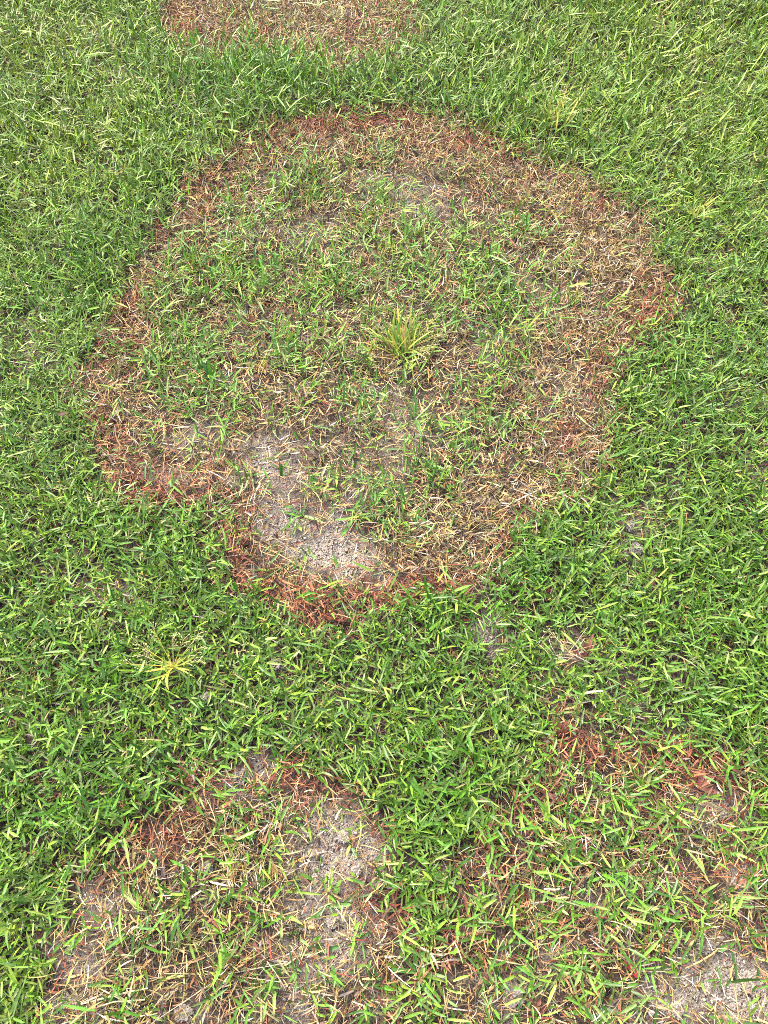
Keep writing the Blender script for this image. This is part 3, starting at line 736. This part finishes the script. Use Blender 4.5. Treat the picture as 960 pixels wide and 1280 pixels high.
# --- dead red shoots and single fallen blades
R1, R2, R3, R4 = srgb(160, 102, 88) * .42, srgb(134, 80, 66) * .42, srgb(176, 120, 90) * .42, srgb(104, 62, 62) * .42
def shoot(u, v, label, spec):
    r = root_at("dead_shoot", u, v, label, "dead grass")
    s = px(v)
    for (a, inc, bend, lp, wp, c) in spec:
        one_blade("blade", r, MAT_DEAD, D(a), inc, bend, lp * s, wp * s, c * 1.0, c * 1.2, (0, 0, .022 if v < 900 and u > 600 else .012), random.gauss(0, .4), random.gauss(0, .3), 7, .3)
    return r
shoot(729, 826, "broad rust-red dead shoot in the green lawn below the round patch", [(18, 1.0, .1, 32, 4.5, R1), (-12, .9, .1, 24, 4.5, R1), (5, .8, .1, 22, 4, R2), (40, 1.15, .2, 22, 3.5, R1), (-70, 1.2, .1, 20, 3.5, R2)])
shoot(315, 420, "dark red dead shoot standing among green blades in the round patch", [(0, .5, .3, 22, 2.6, R2), (25, .7, .2, 20, 2.6, R1), (-25, .7, .2, 20, 2.6, R4), (50, 1., .2, 18, 2.4, R2), (-60, 1., .2, 18, 2.4, R1), (10, .9, .2, 22, 2.6, R2)])
shoot(870, 985, "curled red dead shoot on the upper edge of the bottom right patch", [(10, .8, .3, 26, 7, R1), (-40, 1., .3, 26, 7, R2), (120, 1.2, .1, 22, 7, R2), (60, 1.1, .2, 24, 6, R3)])
shoot(602, 1052, "red-brown dead shoot at the left corner of the bottom right patch", [(35, 1.1, .2, 28, 7, R1), (80, 1.2, .2, 30, 7, R2), (-20, 1., .2, 22, 6, R3), (130, 1.2, .1, 22, 6, R2)])
shoot(696, 920, "upright red dead shoot at the top corner of the bottom right patch", [(0, .5, .1, 30, 5, R3), (20, .7, .1, 26, 5, R2), (-25, .8, .2, 26, 5, R1), (60, 1.1, .1, 22, 5, R2)])
shoot(668, 1272, "dark rusty dead shoot at the bottom edge beside a bare spot", [(-15, .8, .1, 34, 6, R2), (10, .8, .1, 30, 6, R3), (50, 1.1, .1, 28, 6, R2), (-60, 1.1, .1, 24, 6, R4)])

def fallen(u, v, label, az, lp, wp, c, bend=.25, sway=.3):
    """one shed leaf lying on the turf, centred on the spot"""
    s = px(v); x, y = ground_at(u, v)
    L = lp * s; a = D(az)
    A = lambda q: np.array([q], float)
    V, F, T = blades(np.array([[-math.sin(a) * L / 2, -math.cos(a) * L / 2, .0]]), A(a), A(1.35), A(bend), A(L), A(wp * s), A(.4), np.array([c * .9]), np.array([c * 1.1]), rows=8, fold=.3, sway=A(sway), floor=False)
    V[:, 2] -= V[:, 2].min()
    o = link("fallen_leaf", mesh_from("fallen_leaf", V, F, T), MAT_DEAD)
    o.location = (x, y, float(ground_z(np.array([x]), np.array([y]))[0]) + (.030 if m_patch(np.array([x]), np.array([y]))[0] < .5 else .011))
    return tag(o, label, "leaf")
fallen(692, 998, "brick-red shed blade lying across the bottom right patch", 108, 28, 7, R1)
fallen(788, 1210, "crimson shed blade tip beside bare soil at lower right", 140, 24, 8, srgb(176, 60, 72) * .46)
fallen(88, 531, "dark maroon shed blade in the green lawn left of the round patch", 70, 16, 6, R4)
fallen(208, 1085, "grey-brown shed blade lying on the lower left patch", 155, 28, 6, srgb(132, 112, 104) * .46)
fallen(172, 1066, "straight tan shed blade at the edge of the lower left patch", 165, 26, 5, TAN)
fallen(735, 870, "thin pale shed straw on the green lawn under the bleached tuft", 75, 30, 3, BONE)
fallen(846, 1027, "orange-tan shed blade in the upper bottom right patch", 150, 24, 7, srgb(206, 140, 92) * .46)
fallen(690, 1170, "rust-coloured shed blade near a dark bare spot", 80, 26, 6, R2)
fallen(585, 1135, "thin brown shed blade in the turf at the bottom centre", 160, 34, 6, srgb(140, 88, 66) * .46)
fallen(840, 1140, "dusky purple shed blade in the middle of the bottom right patch", 100, 24, 8, srgb(96, 72, 84) * .46)
fallen(313, 648, "white bleached scrap of leaf on soil in the round patch", 125, 12, 4, srgb(225, 218, 205) * .48)
fallen(820, 405, "pinkish shed blade on the right rim of the round patch", 120, 22, 3.5, R1)

def dry_stalk(u, v, label, pts, rad_px=1.5, c=BONE, branch=()):
    """pts: offsets in photo pixels along the turf, laid on top of the grass"""
    x, y = ground_at(u, v); s = px(v)
    z = float(ground_z(np.array([x]), np.array([y]))[0])
    def path(pp):
        out = []
        for (du, dv, dz) in pp:
            X_, Y_ = ground_at(u + du, v + dv); out.append((X_ - x, Y_ - y, dz))
        return out
    P = path(pts); parts = [tube_arrays(P, [rad_px * s * (.7 if i in (0, len(P) - 1) else 1) for i in range(len(P))], c)]
    for b in branch: 
        Pb = path(b); parts.append(tube_arrays(Pb, [rad_px * s * .7] * len(Pb), c * 1.03))
    V, F, T = merge(parts)
    o = link("dry_stalk", mesh_from("dry_stalk", V, F, T), MAT_DEAD); o.location = (x, y, z + .012)
    return tag(o, label, "stalk")
dry_stalk(541, 1196, "white forked wisp of dead stem near the bottom edge, left of centre", [(-16, -12, .004), (-4, -6, .008), (2, 4, .010), (6, 14, .004)], 1.6, srgb(236, 220, 186) * .48,
          [[(2, 4, .010), (-14, 12, .006)], [(-2, -4, .008), (12, -2, .006), (18, -4, .004)], [(4, 6, .008), (16, 6, .004)]])
dry_stalk(880, 1196, "bent straw lying just below the pale clod at lower right", [(-28, 14, .002), (-12, 6, .006), (4, -4, .008), (12, -10, .004)], 1.4, TAN)
dry_stalk(915, 1250, "long thin straw lying on the bare soil of the bottom right corner", [(-6, -30, .004), (-2, -8, .006), (2, 16, .004), (0, 30, .002)], 1.1, TAN)
dry_stalk(660, 625, "pair of pale straws crossing on the round patch's lower right", [(-26, 12, .003), (-8, 4, .008), (14, -6, .008), (24, -14, .004)], 1.3, BONE, [[(-20, -8, .003), (0, 2, .009), (22, 10, .004)]])
dry_stalk(722, 640, "stiff pale straw bundle where round patch meets green lawn, lower right", [(-20, -16, .004), (0, -2, .010), (10, 8, .006)], 1.3, BONE, [[(-8, -20, .004), (6, -6, .010), (16, 6, .006)]])
dry_stalk(700, 330, "thin bent straw lying on the round patch's upper right", [(-24, 16, .003), (-10, 4, .007), (8, -10, .008), (22, -14, .004)], .9, BONE)
dry_stalk(500, 305, "thin upright straw in the upper middle of the round patch", [(-6, -16, .006), (2, 0, .008), (8, 12, .004)], 1.0, BONE)
dry_stalk(150, 1240, "sheaf of long straws lying at the bottom edge, far left", [(-44, 14, .003), (-14, 6, .008), (18, -2, .008), (40, -6, .004)], 1.3, PALE, [[(-38, 22, .003), (0, 10, .010), (36, 8, .004)], [(-20, -6, .004), (6, 6, .009), (30, 16, .004)]])

# --- clods of dry soil
def clod(u, v, w_px, label, tone, flat=.7, seed=0, group=None):
    bm = bmesh.new(); bmesh.ops.create_icosphere(bm, subdivisions=4, radius=1)
    r = w_px * px(v) / 2 * .85
    sx, sy = random.uniform(.85, 1.15), random.uniform(.75, 1.1)
    off = Vector((seed * 7.3, seed * 3.1, 2.2))
    cols = []
    for vt in bm.verts:
        n = vt.co.normalized()
        d = 1 + .42 * mnoise.noise(n * 1.7 + off) + .40 * mnoise.noise(n * 4.1 + off) + .34 * mnoise.noise(n * 9 + off)
        cl = mnoise.cell(n * 5 + off)
        d += .10 * cl
        vt.co = Vector((n.x * sx, n.y * sy, n.z * flat)) * d * r
        cols.append(tone * (.72 + .5 * mnoise.noise(n * 6 + off * 2) + .28 * cl))
    me = bpy.data.meshes.new("clod"); bm.to_mesh(me); bm.free()
    a = me.attributes.new("tint", 'FLOAT_COLOR', 'POINT')
    for i, c in enumerate(cols): a.data[i].color = (*np.clip(c, .02, .9), 1)
    o = link("soil_clod", me, MAT_CRUMB)
    x, y = ground_at(u, v)
    gp = m_patch(np.array([x]), np.array([y]))[0]
    o.location = (x, y, float(ground_z(np.array([x]), np.array([y]))[0]) + r * flat * .5 + (.016 if gp < .5 else .006))
    return tag(o, label, "soil clod", group)
WH, GY, LG = srgb(214, 200, 184) * .48, srgb(168, 158, 148) * .50, srgb(198, 184, 168) * .46
clod(260, 877, 15, "whitish soil clod in green lawn just below the star-shaped yellow weed", WH, seed=1)
clod(347, 836, 17, "crumbly grey soil clod in green lawn below the round patch", GY, seed=2)
clod(260, 1085, 14, "white clod beside the ochre dried tuft at lower left", WH, seed=3)
clod(231, 1266, 22, "pale flat clod at the bottom edge under the spidery weed", LG, .5, seed=4)
clod(880, 1182, 24, "biggest pale clod above the bare soil at lower right", LG, seed=5)
clod(842, 1262, 20, "chalky clod at the bottom edge of the right patch's bare soil", WH, .6, seed=6)
clod(641, 1248, 26, "grey lumpy clod in the small bare spot at the bottom edge", GY, .6, seed=7)
clod(430, 1046, 18, "light clod at the upper end of the lower left bare soil", WH, .6, seed=8)
clod(393, 1068, 17, "light clod on the left side of the lower left bare soil", LG, .6, seed=9)
clod(445, 1088, 16, "whitish clod on the right side of the lower left bare soil", WH, .6, seed=10)
clod(472, 1104, 15, "grey clod between bare soil and green grass at lower left", LG, .6, seed=11)
clod(415, 1152, 18, "light clod under the two-leaved sprig at lower left", LG, .6, seed=12)
clod(478, 1158, 9, "tiny whitish clod among red dead grass near the bottom centre", WH, seed=13)
clod(447, 638, 8, "small white pebble-like clod touching the star-shaped sprig", WH, seed=14)
clod(428, 640, 7, "tiny cream clod between the two sprigs on the palest soil", WH, seed=15)
clod(792, 690, 17, "grey clod sunk in the green lawn right of the round patch", GY, .6, seed=16)
clod(785, 662, 14, "smaller grey clod above another in lawn right of the round patch", GY, .6, seed=17)
clod(300, 972, 22, "grey crumbly clod at the top of the lower left patch", GY, .5, seed=18)
clod(898, 1018, 16, "pale clod on the bare spot near the right edge of the photo", LG, .5, seed=19)
clod(508, 742, 9, "little grey clod on the red lower rim of the round patch", LG, seed=20)
